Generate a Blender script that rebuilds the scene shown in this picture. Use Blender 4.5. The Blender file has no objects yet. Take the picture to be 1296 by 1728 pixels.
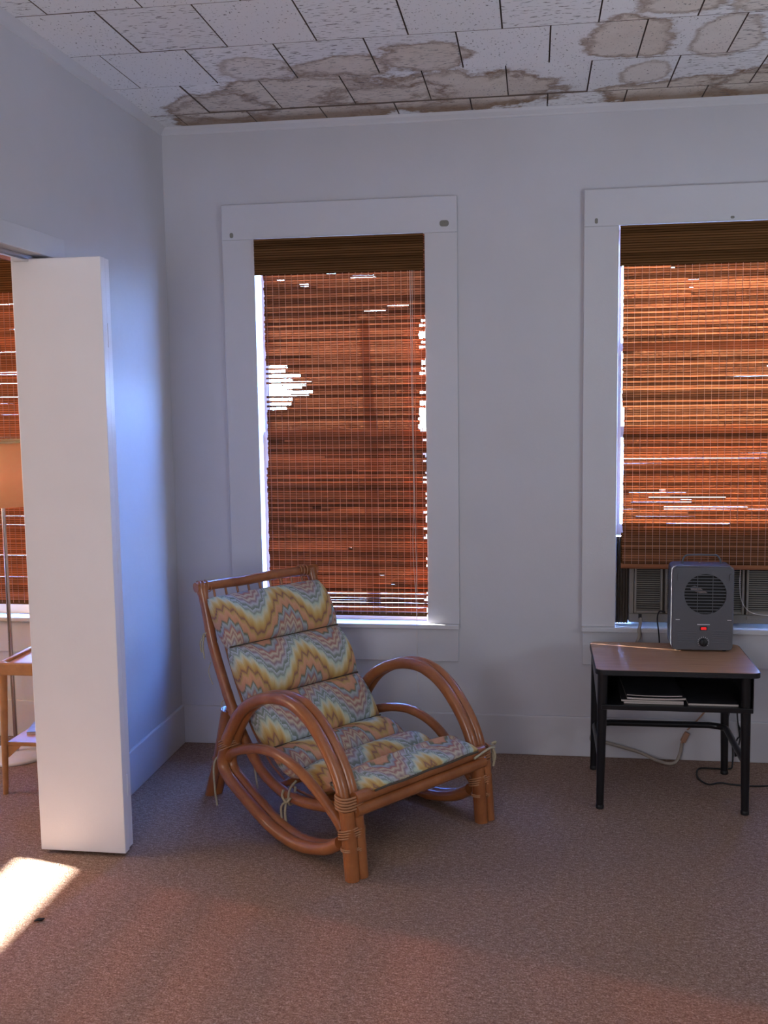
import bpy, bmesh, math, random
from mathutils import Vector, Matrix
random.seed(7)
PI = math.pi
sc = bpy.context.scene
COL = sc.collection

# ------------------------------------------------------------------ camera
CAM = Vector((1.649, -4.5354, 1.5969))
YAW, PITCH, ROLL, FPX = math.radians(8.403), math.radians(-6.204), math.radians(-0.814), 1729.5
cd = bpy.data.cameras.new('camera'); cam = bpy.data.objects.new('camera', cd); COL.objects.link(cam)
fw = Vector((-math.sin(YAW)*math.cos(PITCH), math.cos(YAW)*math.cos(PITCH), math.sin(PITCH)))
rt = Vector((math.cos(YAW), math.sin(YAW), 0)); up = rt.cross(fw)
r2 = math.cos(ROLL)*rt + math.sin(ROLL)*up; u2 = -math.sin(ROLL)*rt + math.cos(ROLL)*up
cam.matrix_world = Matrix(((r2.x, u2.x, -fw.x, CAM.x), (r2.y, u2.y, -fw.y, CAM.y), (r2.z, u2.z, -fw.z, CAM.z), (0, 0, 0, 1)))
cd.sensor_fit = 'VERTICAL'; cd.sensor_height = 36.0; cd.lens = FPX/1728*36.0
cd.clip_start = 0.05; cd.clip_end = 500
sc.camera = cam

# ------------------------------------------------------------------ world, sun, fill lamps
SKY = 145.0
w = bpy.data.worlds.new('sky'); sc.world = w; w.use_nodes = True
nt = w.node_tree; nt.nodes.clear()
tc = nt.nodes.new('ShaderNodeTexCoord'); sx = nt.nodes.new('ShaderNodeSeparateXYZ')
rp = nt.nodes.new('ShaderNodeValToRGB'); bg = nt.nodes.new('ShaderNodeBackground'); wo = nt.nodes.new('ShaderNodeOutputWorld')
nt.links.new(tc.outputs['Generated'], sx.inputs[0]); nt.links.new(sx.outputs['Z'], rp.inputs[0])
rp.color_ramp.elements[0].position = 0.0; rp.color_ramp.elements[0].color = (0.30, 0.50, 1.0, 1)
rp.color_ramp.elements[1].position = 0.55; rp.color_ramp.elements[1].color = (0.10, 0.28, 1.0, 1)
nt.links.new(rp.outputs[0], bg.inputs[0]); bg.inputs[1].default_value = SKY
nt.links.new(bg.outputs[0], wo.inputs[0])

SUN_EL = math.radians(14.6)
sd = bpy.data.lights.new('sun', 'SUN'); sd.energy = 340; sd.angle = math.radians(0.8); sd.color = (1.0, 0.94, 0.86)
so = bpy.data.objects.new('sun', sd); COL.objects.link(so)
hv = Vector((0.187, -0.048, 0)).normalized()
sdir = Vector((hv.x*math.cos(SUN_EL), hv.y*math.cos(SUN_EL), -math.sin(SUN_EL)))
so.rotation_euler = sdir.to_track_quat('-Z', 'Y').to_euler(); so.location = (-8, 2, 6)

def area(name, loc, target, sx_, sy_, energy, color, portal=False):
    d = bpy.data.lights.new(name, 'AREA'); d.shape = 'RECTANGLE'; d.size = sx_; d.size_y = sy_
    d.energy = energy; d.color = color
    o = bpy.data.objects.new(name, d); COL.objects.link(o); o.location = loc
    o.rotation_euler = (Vector(target)-Vector(loc)).to_track_quat('-Z', 'Z').to_euler()
    if portal: d.cycles.is_portal = True
    return o
# added fill lamps standing in for daylight behind the camera, at right and west
area('fill_lamp_rear', (0.66, -5.25, 1.45), (0.40, 0, 1.45), 1.1, 1.6, 34, (0.97, 0.945, 1.0))
area('fill_lamp_right', (4.15, -2.4, 1.45), (3.1, -2.0, 2.9), 1.1, 1.6, 46, (0.66, 0.84, 1.0))  # added to brighten the ceiling from the right
area('fill_lamp_west', (-2.24, -1.65, 1.5), (0, -1.75, 1.0), 1.3, 1.5, 34, (1.0, 0.82, 0.64))  # added warm fill for the next room
area('portal_gap', (0.435, 0.11, 1.40), (0.435, -1, 1.40), 0.045, 1.6, 1, (1, 1, 1), True)
area('portal_window', (0.80, 0.12, 1.46), (0.80, -1, 1.46), 0.74, 1.70, 1, (1, 1, 1), True)
area('portal_window_b', (2.37, 0.12, 1.46), (2.37, -1, 1.46), 0.74, 1.70, 1, (1, 1, 1), True)

vs = sc.view_settings
vs.view_transform = 'Standard'; vs.look = 'None'; vs.exposure = 0.0; vs.gamma = 1.0; vs.use_curve_mapping = False
sc.cycles.use_denoising = True
sc.cycles.max_bounces = 10; sc.cycles.diffuse_bounces = 6; sc.cycles.transparent_max_bounces = 16
sc.cycles.sample_clamp_indirect = 6.0; sc.cycles.caustics_reflective = False; sc.cycles.caustics_refractive = False

# ------------------------------------------------------------------ helpers
def srgb(r, g, b):
    f = lambda c: (c/255/12.92) if c/255 <= 0.04045 else ((c/255+0.055)/1.055)**2.4
    return (f(r), f(g), f(b), 1)

class MB:
    """collects geometry for ONE mesh object"""
    def __init__(s): s.v = []; s.f = []; s.sm = []; s.mi = []; s.cur = 0
    def add(s, vs_, fs, smooth=False):
        o = len(s.v); s.v += [tuple(x) for x in vs_]
        for f in fs: s.f.append(tuple(i+o for i in f)); s.sm.append(smooth); s.mi.append(s.cur)
    def box(s, x0, x1, y0, y1, z0, z1, b=0.0):
        if b <= 0:
            v = [(x, y, z) for z in (z0, z1) for y in (y0, y1) for x in (x0, x1)]
            s.add(v, [(0, 2, 3, 1), (4, 5, 7, 6), (0, 1, 5, 4), (2, 6, 7, 3), (0, 4, 6, 2), (1, 3, 7, 5)]); return
        bm = bmesh.new(); bmesh.ops.create_cube(bm, size=1)
        bmesh.ops.scale(bm, vec=(x1-x0, y1-y0, z1-z0), verts=bm.verts)
        bmesh.ops.translate(bm, vec=((x0+x1)/2, (y0+y1)/2, (z0+z1)/2), verts=bm.verts)
        bmesh.ops.bevel(bm, geom=bm.edges[:], offset=b, segments=2, affect='EDGES', profile=0.5)
        bm.verts.index_update()
        s.add([v.co[:] for v in bm.verts], [[v.index for v in f.verts] for f in bm.faces]); bm.free()
    def tube(s, pts, r, n=14, caps=True, rf=None, closed=False):
        P = [Vector(p) for p in pts]; N = len(P)
        T = []
        for i in range(N):
            if closed: t = P[(i+1) % N]-P[i-1]
            else: t = P[min(i+1, N-1)]-P[max(i-1, 0)]
            T.append(t.normalized())
        a = Vector((0, 0, 1)) if abs(T[0].z) < .9 else Vector((0, 1, 0))
        u = (a-T[0]*a.dot(T[0])).normalized()
        vv = []
        for i in range(N):
            u = (u-T[i]*u.dot(T[i])).normalized(); q = T[i].cross(u)
            rr = r*(rf(i/(N-1)) if rf else 1)
            for k in range(n):
                c = 2*PI*k/n; vv.append(P[i]+u*math.cos(c)*rr+q*math.sin(c)*rr)
        ff = []
        for i in range(N if closed else N-1):
            j = (i+1) % N
            for k in range(n):
                ff.append((i*n+k, i*n+(k+1) % n, j*n+(k+1) % n, j*n+k))
        s.add(vv, ff, True)
        if caps and not closed:
            o = [vv[k] for k in range(n)]; s.add(o, [tuple(range(n))[::-1]])
            o = [vv[(N-1)*n+k] for k in range(n)]; s.add(o, [tuple(range(n))])
    def lathe(s, prof, cx, cy, n=40, axis='z', c0=0.0):
        vv = []
        for (r, z) in prof:
            for k in range(n):
                a = 2*PI*k/n
                if axis == 'z': vv.append((cx+r*math.cos(a), cy+r*math.sin(a), z))
                else: vv.append((cx+r*math.cos(a), c0+z, cy+r*math.sin(a)))
        ff = [(i*n+k, i*n+(k+1) % n, (i+1)*n+(k+1) % n, (i+1)*n+k) for i in range(len(prof)-1) for k in range(n)]
        s.add(vv, ff, True)
        m = len(prof)-1
        if prof[0][0] > 1e-5: s.add(vv[:n], [tuple(range(n))[::-1]])
        if prof[m][0] > 1e-5: s.add(vv[m*n:], [tuple(range(n))])
    def prism(s, out, y0, y1, plane='xz'):
        """outline polygon extruded between y0 and y1"""
        n = len(out)
        mk = (lambda p, y: (p[0], y, p[1])) if plane == 'xz' else ((lambda p, y: (p[0], p[1], y)) if plane == 'xy' else (lambda p, y: (y, p[0], p[1])))
        v = [mk(p, y0) for p in out]+[mk(p, y1) for p in out]
        f = [(k, (k+1) % n, n+(k+1) % n, n+k) for k in range(n)]
        s.add(v, f+[tuple(range(n))[::-1], tuple(range(n, 2*n))])
    def mesh(s, name, mats):
        me = bpy.data.meshes.new(name); me.from_pydata(s.v, [], s.f)
        me.polygons.foreach_set('use_smooth', s.sm)
        for m in (mats if isinstance(mats, (list, tuple)) else [mats]): me.materials.append(m)
        me.polygons.foreach_set('material_index', s.mi)
        me.update()
        bm = bmesh.new(); bm.from_mesh(me); bmesh.ops.recalc_face_normals(bm, faces=bm.faces); bm.to_mesh(me); bm.free()
        return me
    def build(s, name, mat, parent=None):
        return link(name, s.mesh(name, mat), parent)

def link(name, me, parent=None, loc=None):
    o = bpy.data.objects.new(name, me); COL.objects.link(o)
    if parent: o.parent = parent
    if loc is not None: o.location = loc
    return o
def tag(o, label=None, cat=None, group=None, kind=None):
    if label: o['label'] = label
    if cat: o['category'] = cat
    if group: o['group'] = group
    if kind: o['kind'] = kind
    return o
def empty(name, loc=(0, 0, 0), rz=0):
    o = bpy.data.objects.new(name, None); COL.objects.link(o); o.location = loc; o.rotation_euler = (0, 0, rz)
    o.empty_display_size = 0.05; return o
def rel(mb, o):
    """shift world-built geometry into the frame of an unrotated empty"""
    mb.v = [(x-o.location.x, y-o.location.y, z-o.location.z) for x, y, z in mb.v]; return mb
def crom(pts, n=8):
    P = [Vector(p) for p in pts]; out = []
    for i in range(len(P)-1):
        p0 = P[i-1] if i > 0 else P[0]*2-P[1]; p1, p2 = P[i], P[i+1]
        p3 = P[i+2] if i+2 < len(P) else P[-1]*2-P[-2]
        for k in range(n):
            t = k/n
            out.append(0.5*((2*p1)+(p2-p0)*t+(2*p0-5*p1+4*p2-p3)*t*t+(3*p1-p0-3*p2+p3)*t**3))
    out.append(P[-1]); return out
def rrect(x0, x1, z0, z1, r, n=6):
    o = []
    for cx, cz, a0 in ((x1-r, z1-r, 0), (x0+r, z1-r, 90), (x0+r, z0+r, 180), (x1-r, z0+r, 270)):
        for k in range(n+1):
            a = math.radians(a0+90*k/n); o.append((cx+r*math.cos(a), cz+r*math.sin(a)))
    return o

# ------------------------------------------------------------------ materials
class NT:
    def __init__(s, name):
        s.m = bpy.data.materials.new(name); s.m.use_nodes = True; s.t = s.m.node_tree; s.t.nodes.clear()
        s.out = s.t.nodes.new('ShaderNodeOutputMaterial')
    def n(s, typ, **kw):
        x = s.t.nodes.new('ShaderNode'+typ)
        for k, v in kw.items(): setattr(x, k, v)
        return x
    def l(s, a, b): s.t.links.new(a, b)
    def math(s, op, a, b=None, c=None, clamp=False):
        x = s.n('Math', operation=op, use_clamp=clamp)
        for i, q in enumerate((a, b, c)):
            if q is None: continue
            if isinstance(q, (int, float)): x.inputs[i].default_value = q
            else: s.l(q, x.inputs[i])
        return x.outputs[0]
    def mix(s, fac, a, b, mode='MIX'):
        x = s.n('Mix', data_type='RGBA', blend_type=mode)
        for sock, q in ((x.inputs['Factor'], fac), (x.inputs[6], a), (x.inputs[7], b)):
            if isinstance(q, (int, float, tuple)): sock.default_value = q
            else: s.l(q, sock)
        return x.outputs[2]
    def noise(s, scale, detail=3, rough=.55, vec=None, dist=0):
        x = s.n('TexNoise'); x.inputs['Scale'].default_value = scale; x.inputs['Detail'].default_value = detail
        x.inputs['Roughness'].default_value = rough; x.inputs['Distortion'].default_value = dist
        if vec is not None: s.l(vec, x.inputs['Vector'])
        return x
    def mapping(s, vec, scale=(1, 1, 1), loc=(0, 0, 0), rot=(0, 0, 0)):
        x = s.n('Mapping'); x.inputs['Scale'].default_value = scale; x.inputs['Location'].default_value = loc; x.inputs['Rotation'].default_value = rot
        s.l(vec, x.inputs['Vector']); return x.outputs[0]
    def ramp(s, fac, stops, interp='LINEAR'):
        x = s.n('ValToRGB'); e = x.color_ramp; e.interpolation = interp
        while len(e.elements) < len(stops): e.elements.new(1.0)
        for el, (p, c) in zip(e.elements, stops): el.position = p; el.color = c
        s.l(fac, x.inputs[0]); return x.outputs[0]
    def principled(s, color, rough=.6, metal=0.0, bump=None, bstr=.2, bdist=.01, spec=.4, coat=0.0):
        p = s.n('BsdfPrincipled')
        if isinstance(color, tuple): p.inputs['Base Color'].default_value = color
        else: s.l(color, p.inputs['Base Color'])
        p.inputs['Roughness'].default_value = rough; p.inputs['Metallic'].default_value = metal
        p.inputs['Specular IOR Level'].default_value = spec; p.inputs['Coat Weight'].default_value = coat
        if bump is not None:
            b = s.n('Bump'); b.inputs['Strength'].default_value = bstr; b.inputs['Distance'].default_value = bdist
            s.l(bump, b.inputs['Height']); s.l(b.outputs[0], p.inputs['Normal'])
        s.l(p.outputs[0], s.out.inputs[0]); s.p = p; return s.m

def simple(name, c, rough=.6, metal=0.0, nscale=60, var=.12, bstr=.15, bdist=.002, spec=.4, coat=0.0):
    t = NT(name); co = t.n('TexCoord').outputs['Object']; nz = t.noise(nscale, 4, .6, co)
    dark = tuple(x*(1-var) for x in c[:3])+(1,); lite = tuple(min(1, x*(1+var)) for x in c[:3])+(1,)
    return t.principled(t.mix(nz.outputs['Fac'], dark, lite), rough, metal, nz.outputs['Fac'], bstr, bdist, spec, coat)

WALLC = (0.575, 0.560, 0.590, 1)
def wallpaint(name, c=WALLC, rough=.55):
    t = NT(name); g = t.n('NewGeometry').outputs['Position']
    a = t.noise(3, 5, .6, g); b = t.noise(260, 2, .6, g); d = t.noise(22, 3, .5, g)
    col = t.mix(a.outputs['Fac'], tuple(x*.94 for x in c[:3])+(1,), tuple(x*1.05 for x in c[:3])+(1,))
    h = t.math('ADD', t.math('MULTIPLY', b.outputs['Fac'], .35), t.math('MULTIPLY', d.outputs['Fac'], .9))
    return t.principled(col, rough, 0, h, .25, .004, .35)
M = {}
M['wall'] = wallpaint('wall_paint'); M['trim'] = wallpaint('trim_paint', (0.600, 0.585, 0.612, 1), .42)
M['wall2'] = wallpaint('cream_wall_paint', (0.60, 0.55, 0.46, 1))
M['door'] = wallpaint('door_paint', (0.85, 0.82, 0.85, 1), .4)

def carpet():
    t = NT('carpet_pile'); g = t.n('NewGeometry').outputs['Position']
    a = t.noise(165, 2, .75, g); b = t.noise(1.7, 4, .6, g); c = t.noise(1, 3, .7, t.mapping(g, (46, 90, 60), rot=(0, 0, .5)))
    v = t.n('TexVoronoi'); v.inputs['Scale'].default_value = 190; t.l(g, v.inputs['Vector'])
    f = t.math('ADD', t.math('MULTIPLY', a.outputs['Fac'], .58), t.math('MULTIPLY', c.outputs['Fac'], .42))
    col = t.ramp(f, [(0.30, (0.085, 0.045, 0.032, 1)), (0.5, (0.300, 0.198, 0.152, 1)), (0.68, (0.640, 0.485, 0.400, 1))])
    col = t.mix(t.math('MULTIPLY', b.outputs['Fac'], .55), col, (0.20, 0.115, 0.072, 1))
    h = t.math('SUBTRACT', f, t.math('MULTIPLY', v.outputs['Distance'], .35))
    return t.principled(col, .95, 0, h, .8, .004, .1)
M['carpet'] = carpet()

STAINS = [  # cx, cy, rx, ry, strength
    (0.63, -0.70, .145, .125, .55), (0.95, -0.67, .20, .15, .9), (1.25, -0.72, .175, .19, .9),
    (0.75, -0.26, .56, .34, 1.0), (1.30, -0.28, .47, .30, 1.0), (0.35, -0.30, .22, .22, 1.0),
    (1.98, -0.77, .155, .22, .9), (2.31, -0.75, .125, .20, .6), (2.38, -0.14, .46, .20, 1.0), (2.75, -0.2, .45, .25, 1.0),
    (2.12, -1.08, .16, .09, .8), (2.42, -1.08, .20, .11, .7), (2.06, -0.40, .10, .15, .6), (0.30, -0.08, .2, .11, 1.0)]
def tile_mat(name, fissure):
    t = NT(name); g = t.n('NewGeometry').outputs['Position']
    oi = t.n('ObjectInfo')
    if fissure:
        mp = t.mapping(g, (30, 125, 1)); nz = t.noise(1.0, 2, .55, mp, .6)
        mark = t.math('SUBTRACT', nz.outputs['Fac'], .60); mark = t.math('MULTIPLY', mark, 22, clamp=True)
    else:
        mp = t.mapping(g, (120, 80, 1), rot=(0, 0, .5)); nz = t.noise(1.0, 2, .5, mp, .4)
        mark = t.math('SUBTRACT', nz.outputs['Fac'], .645); mark = t.math('MULTIPLY', mark, 22, clamp=True)
    wob = t.noise(7, 5, .68, g); wob2 = t.noise(2.6, 2, .5, g)
    wv = t.math('ADD', t.math('MULTIPLY', t.math('SUBTRACT', wob.outputs['Fac'], .5), 1.25), t.math('MULTIPLY', t.math('SUBTRACT', wob2.outputs['Fac'], .5), .7))
    sp = t.n('SeparateXYZ'); t.l(g, sp.inputs[0])
    fill = rim = None
    for cx, cy, rx, ry, st in STAINS:
        dx = t.math('MULTIPLY', t.math('SUBTRACT', sp.outputs[0], cx), 1/rx); dy = t.math('MULTIPLY', t.math('SUBTRACT', sp.outputs[1], cy), 1/ry)
        d = t.math('ADD', t.math('SQRT', t.math('ADD', t.math('MULTIPLY', dx, dx), t.math('MULTIPLY', dy, dy))), wv)
        m = t.math('MULTIPLY', t.math('MULTIPLY', t.math('SUBTRACT', 1.0, d), 9, clamp=True), st)
        # tide line: strongest just inside the edge
        e = t.math('SUBTRACT', 1.0, t.math('MULTIPLY', t.math('ABSOLUTE', t.math('SUBTRACT', d, .90)), 6.5), clamp=True)
        e = t.math('MULTIPLY', e, st)
        fill = m if fill is None else t.math('MAXIMUM', fill, m); rim = e if rim is None else t.math('MAXIMUM', rim, e)
    # older soaked band along the outside wall
    band = t.math('MULTIPLY', t.math('ADD', t.math('ADD', sp.outputs[1], .17), t.math('MULTIPLY', wv, .10)), 11, clamp=True)
    band = t.math('MULTIPLY', band, fill)
    base = t.mix(oi.outputs['Random'], (0.80, 0.80, 0.81, 1), (0.87, 0.87, 0.88, 1))
    patch = t.noise(9, 4, .7, g)
    tan = t.mix(patch.outputs['Fac'], (0.52, 0.41, 0.30, 1), (0.82, 0.74, 0.63, 1))
    col = t.mix(t.math('MULTIPLY', fill, .80), base, tan)
    col = t.mix(t.math('MULTIPLY', rim, t.math('MULTIPLY', patch.outputs['Fac'], 1.45), clamp=True), col, (0.200, 0.112, 0.062, 1))
    col = t.mix(t.math('MULTIPLY', band, .75), col, (0.27, 0.165, 0.095, 1))
    col = t.mix(t.math('MULTIPLY', mark, .82), col, (0.15, 0.13, 0.125, 1))
    return t.principled(col, .85, 0, t.math('SUBTRACT', 1.0, mark), .5, .003, .2)
M['tileA'] = tile_mat('acoustic_tile_fissured', True); M['tileB'] = tile_mat('acoustic_tile_pinhole', False)
M['slab'] = simple('ceiling_slab', (0.14, 0.10, 0.08, 1), .9)
M['ceil2'] = simple('plain_ceiling', (0.72, 0.70, 0.66, 1), .8)

def rattan():
    t = NT('rattan_varnish'); co = t.n('TexCoord').outputs['Object']; g = co
    a = t.noise(6, 4, .6, g); b = t.noise(70, 3, .65, t.mapping(g, (1, 1, 1)))
    c1 = t.ramp(a.outputs['Fac'], [(.25, (0.235, 0.072, 0.022, 1)), (.55, (0.40, 0.142, 0.045, 1)), (.8, (0.53, 0.225, 0.080, 1))])
    col = t.mix(t.math('MULTIPLY', b.outputs['Fac'], .40), c1, (0.16, 0.045, 0.015, 1))
    return t.principled(col, .32, 0, b.outputs['Fac'], .12, .002, .5, .25)
M['rattan'] = rattan()
M['binding'] = simple('rattan_peel_binding', (0.40, 0.185, 0.085, 1), .5, nscale=120, var=.3)
M['tie'] = simple('cotton_tie', (0.42, 0.36, 0.24, 1), .9, nscale=150, var=.3)

def slatmat(name, dcol, tcol, vary, edge_dark=True, see=None):
    t = NT(name); oi = t.n('ObjectInfo'); g = t.n('NewGeometry').outputs['Position']
    nz = t.noise(1, 3, .6, t.mapping(g, (9, 9, 260)))
    k = t.math('ADD', t.math('MULTIPLY', oi.outputs['Random'], vary), t.math('MULTIPLY', nz.outputs['Fac'], .9))
    ob = t.n('SeparateXYZ'); t.l(t.n('TexCoord').outputs['Object'], ob.inputs[0])
    edge = t.math('SUBTRACT', 1.0, t.math('MULTIPLY', t.math('SUBTRACT', t.math('ABSOLUTE', ob.outputs[2]), .20), 2.6, clamp=True))   # edges darkened in colour, standing in for the shading of a round splint
    kc = t.math('MULTIPLY', t.math('ADD', k, .55-vary*.5), t.math('MAXIMUM', edge, .25) if edge_dark else 1.0)
    d = t.n('BsdfDiffuse'); tr = t.n('BsdfTranslucent')
    def sc_(c):
        x = t.n('VectorMath', operation='SCALE'); x.inputs[0].default_value = c[:3]; t.l(kc, x.inputs['Scale']); return x.outputs[0]
    t.l(sc_(dcol), d.inputs[0]); t.l(sc_(tcol), tr.inputs[0])
    ad = t.n('AddShader'); t.l(d.outputs[0], ad.inputs[0]); t.l(tr.outputs[0], ad.inputs[1]); last = ad.outputs[0]
    if see:                               # pinholes between the splint fibres let a little light straight through
        tp = t.n('BsdfTransparent'); a2 = t.n('AddShader'); t.l(sc_(see), tp.inputs[0]); t.l(last, a2.inputs[0]); t.l(tp.outputs[0], a2.inputs[1]); last = a2.outputs[0]
    t.l(last, t.out.inputs[0])
    return t.m
M['slat'] = slatmat('bamboo_slat', (0.21, 0.090, 0.046, 1), (0.100, 0.0235, 0.0052, 1), 1.0, see=(.094, .047, .022, 1))
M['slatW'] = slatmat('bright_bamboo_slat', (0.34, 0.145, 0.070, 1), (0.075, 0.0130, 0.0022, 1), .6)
M['slatL'] = slatmat('dark_bamboo_slat', (0.19, 0.080, 0.046, 1), (0.048, 0.0105, 0.0024, 1), 1.0, see=(.060, .029, .0140, 1))  # darker, less translucent version of the slat
M['valance'] = slatmat('bamboo_valance_slat', (0.125, 0.058, 0.022, 1), (0.0014, 0.0004, 0.0001, 1), .5)
M['thread'] = slatmat('weave_thread', (0.40, 0.22, 0.17, 1), (0.040, 0.012, 0.0060, 1), .3, False)
M['cord'] = simple('blind_cord', (0.62, 0.56, 0.52, 1), .8, nscale=200)

def glass():
    t = NT('window_glass'); tr = t.n('BsdfTransparent'); gl = t.n('BsdfGlossy'); gl.inputs['Roughness'].default_value = .02
    mx = t.n('MixShader'); ge = t.n('NewGeometry'); dp = t.n('VectorMath', operation='DOT_PRODUCT')
    t.l(ge.outputs['Incoming'], dp.inputs[0]); t.l(ge.outputs['Normal'], dp.inputs[1])
    fr = t.math('ADD', .035, t.math('MULTIPLY', t.math('POWER', t.math('SUBTRACT', 1.0, t.math('ABSOLUTE', dp.outputs['Value'])), 5.0), .9))
    tr.inputs[0].default_value = (.94, .96, .96, 1)
    t.l(fr, mx.inputs[0]); t.l(tr.outputs[0], mx.inputs[1]); t.l(gl.outputs[0], mx.inputs[2]); t.l(mx.outputs[0], t.out.inputs[0]); return t.m
M['glass'] = glass()

def woodlam():
    t = NT('desk_laminate'); co = t.n('TexCoord').outputs['Object']
    n1 = t.noise(1, 4, .6, t.mapping(co, (5, 70, 5))); n2 = t.noise(1, 3, .6, t.mapping(co, (20, 400, 20)))
    f = t.math('ADD', t.math('MULTIPLY', n1.outputs['Fac'], .6), t.math('MULTIPLY', n2.outputs['Fac'], .4))
    col = t.ramp(f, [(.3, (0.36, 0.185, 0.100, 1)), (.55, (0.47, 0.262, 0.155, 1)), (.75, (0.56, 0.33, 0.21, 1))])
    return t.principled(col, .38, 0, n2.outputs['Fac'], .05, .001, .45)
M['laminate'] = woodlam()
M['black'] = simple('black_enamel', (0.010, 0.010, 0.012, 1), .32, nscale=200, var=.3, bstr=.05)
M['blackmatte'] = simple('black_plastic_edge', (0.012, 0.012, 0.014, 1), .5, nscale=200, var=.3)
M['heater'] = simple('grey_enamel_steel', (0.100, 0.100, 0.112, 1), .42, nscale=240, var=.10, bstr=.08, spec=.5)
M['dark'] = simple('dark_cavity', (0.012, 0.011, 0.011, 1), .7)
M['steel'] = simple('bright_steel', (0.62, 0.62, 0.63, 1), .22, 1.0, nscale=80)
M['chrome'] = simple('chrome', (0.55, 0.55, 0.58, 1), .18, 1.0, nscale=80, var=.05, bstr=.03)
M['acplastic'] = simple('aged_beige_plastic', (0.230, 0.205, 0.175, 1), .55, nscale=80)
M['acdark'] = simple('brown_filler_panel', (0.125, 0.098, 0.075, 1), .6, nscale=60)
M['white'] = simple('white_enamel', (0.78, 0.77, 0.80, 1), .35, nscale=60, var=.05)
M['tick'] = simple('dial_tick_paint', (0.6, 0.6, 0.62, 1), .5)
def emis(name, c, s):
    t = NT(name); p = t.n('BsdfPrincipled'); p.inputs['Base Color'].default_value = c
    nz = t.noise(180, 2, .5, t.n('TexCoord').outputs['Object'])
    p.inputs['Emission Color'].default_value = c; t.l(t.math('MULTIPLY', nz.outputs['Fac'], s*2), p.inputs['Emission Strength'])
    t.l(p.outputs[0], t.out.inputs[0]); return t.m
M['red'] = emis('lit_red_rocker', (0.85, 0.02, 0.02, 1), .55)
M['paper'] = simple('paper_edges', (0.50, 0.44, 0.40, 1), .8, nscale=400, var=.35)
M['coverdark'] = simple('dark_magazine_cover', (0.035, 0.032, 0.036, 1), .35, nscale=18, var=.8)
M['cable'] = simple('beige_cable', (0.36, 0.30, 0.25, 1), .6, nscale=150)
M['plugc'] = simple('tan_plug_plastic', (0.42, 0.24, 0.16, 1), .5)
M['oak'] = simple('oak_table_wood', (0.42, 0.205, 0.085, 1), .42, nscale=26, var=.3)
M['pinklam'] = simple('pink_laminate', (0.66, 0.43, 0.36, 1), .35, nscale=80, var=.06)
M['leaflet'] = simple('leaflet_print', (0.30, 0.29, 0.34, 1), .4, nscale=50, var=.5)
def shademat():
    t = NT('parchment_shade'); d = t.n('BsdfDiffuse'); tr = t.n('BsdfTranslucent'); ad = t.n('AddShader')
    nz = t.noise(60, 4, .6, t.n('TexCoord').outputs['Object'])
    t.l(t.mix(nz.outputs['Fac'], (0.66, 0.45, 0.25, 1), (0.78, 0.55, 0.33, 1)), d.inputs[0]); tr.inputs[0].default_value = (0.42, 0.25, 0.11, 1)
    t.l(d.outputs[0], ad.inputs[0]); t.l(tr.outputs[0], ad.inputs[1]); t.l(ad.outputs[0], t.out.inputs[0]); return t.m
M['shade'] = shademat()
M['shadecloth'] = simple('cream_shade_cloth', (0.62, 0.57, 0.48, 1), .8, nscale=300, var=.05)
M['stitch'] = simple('shade_lacing', (0.60, 0.50, 0.30, 1), .7)
M['patch'] = simple('old_screw_patch', (0.22, 0.205, 0.175, 1), .8, nscale=300, var=.5)
M['bark'] = simple('dark_bark', (0.035, 0.026, 0.02, 1), .9, nscale=30, var=.4)
M['soil'] = simple('dry_yard', (0.34, 0.29, 0.22, 1), .95, nscale=2, var=.25)
M['siding'] = simple('outside_paint', (0.50, 0.48, 0.45, 1), .7)

def bargello():
    t = NT('flame_stitch_fabric'); uv = t.n('UVMap'); sp = t.n('SeparateXYZ'); t.l(uv.outputs[0], sp.inputs[0])
    U, V = sp.outputs[0], sp.outputs[1]     # metres across and along the cushion
    Uq = t.math('MULTIPLY', t.math('ROUND', t.math('MULTIPLY', U, 1/.0042)), .0042)   # stitch columns
    big = t.math('COSINE', t.math('MULTIPLY', t.math('SUBTRACT', Uq, .150), 2*PI/.302))
    wv = t.math('MULTIPLY', t.math('SUBTRACT', 1.0, big), .31)
    zig = t.math('MULTIPLY', t.math('PINGPONG', Uq, .0168), 1/.0168)
    zig = t.math('MULTIPLY', zig, .115)
    zig = t.math('MULTIPLY', zig, t.math('ADD', .45, t.math('MULTIPLY', wv, .9)))
    ph = t.math('ADD', t.math('ADD', t.math('MULTIPLY', V, 1/.212), .70), t.math('ADD', wv, zig))
    jit = t.noise(240, 2, .6, uv.outputs[0]); ph = t.math('ADD', ph, t.math('MULTIPLY', jit.outputs['Fac'], .035))
    fr = t.math('FRACT', t.math('MULTIPLY', ph, 1/1.27))
    S = srgb
    stops = [(0.0, S(196, 204, 214)), (.06, S(142, 152, 140)), (.09, S(188, 204, 188)), (.15, S(216, 210, 176)), (.22, S(212, 182, 118)),
             (.30, S(196, 152, 84)), (.345, S(140, 96, 88)), (.38, S(190, 158, 92)), (.44, S(214, 160, 122)), (.53, S(206, 146, 112)),
             (.565, S(104, 114, 92)), (.60, S(172, 180, 180)), (.65, S(150, 152, 160)), (.69, S(172, 108, 98)), (.73, S(206, 192, 162)),
             (.78, S(160, 108, 106)), (.82, S(208, 196, 168)), (.87, S(150, 122, 128)), (.92, S(190, 192, 196)), (.97, S(130, 142, 132))]
    col = t.ramp(fr, stops)
    th = t.noise(1, 2, .6, t.mapping(uv.outputs[0], (240, 45, 1)))
    col = t.mix(t.math('MULTIPLY', th.outputs['Fac'], .28), col, (0.16, 0.14, 0.12, 1))
    return t.principled(col, .95, 0, th.outputs['Fac'], .5, .003, .1)
M['fabric'] = bargello()
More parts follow.
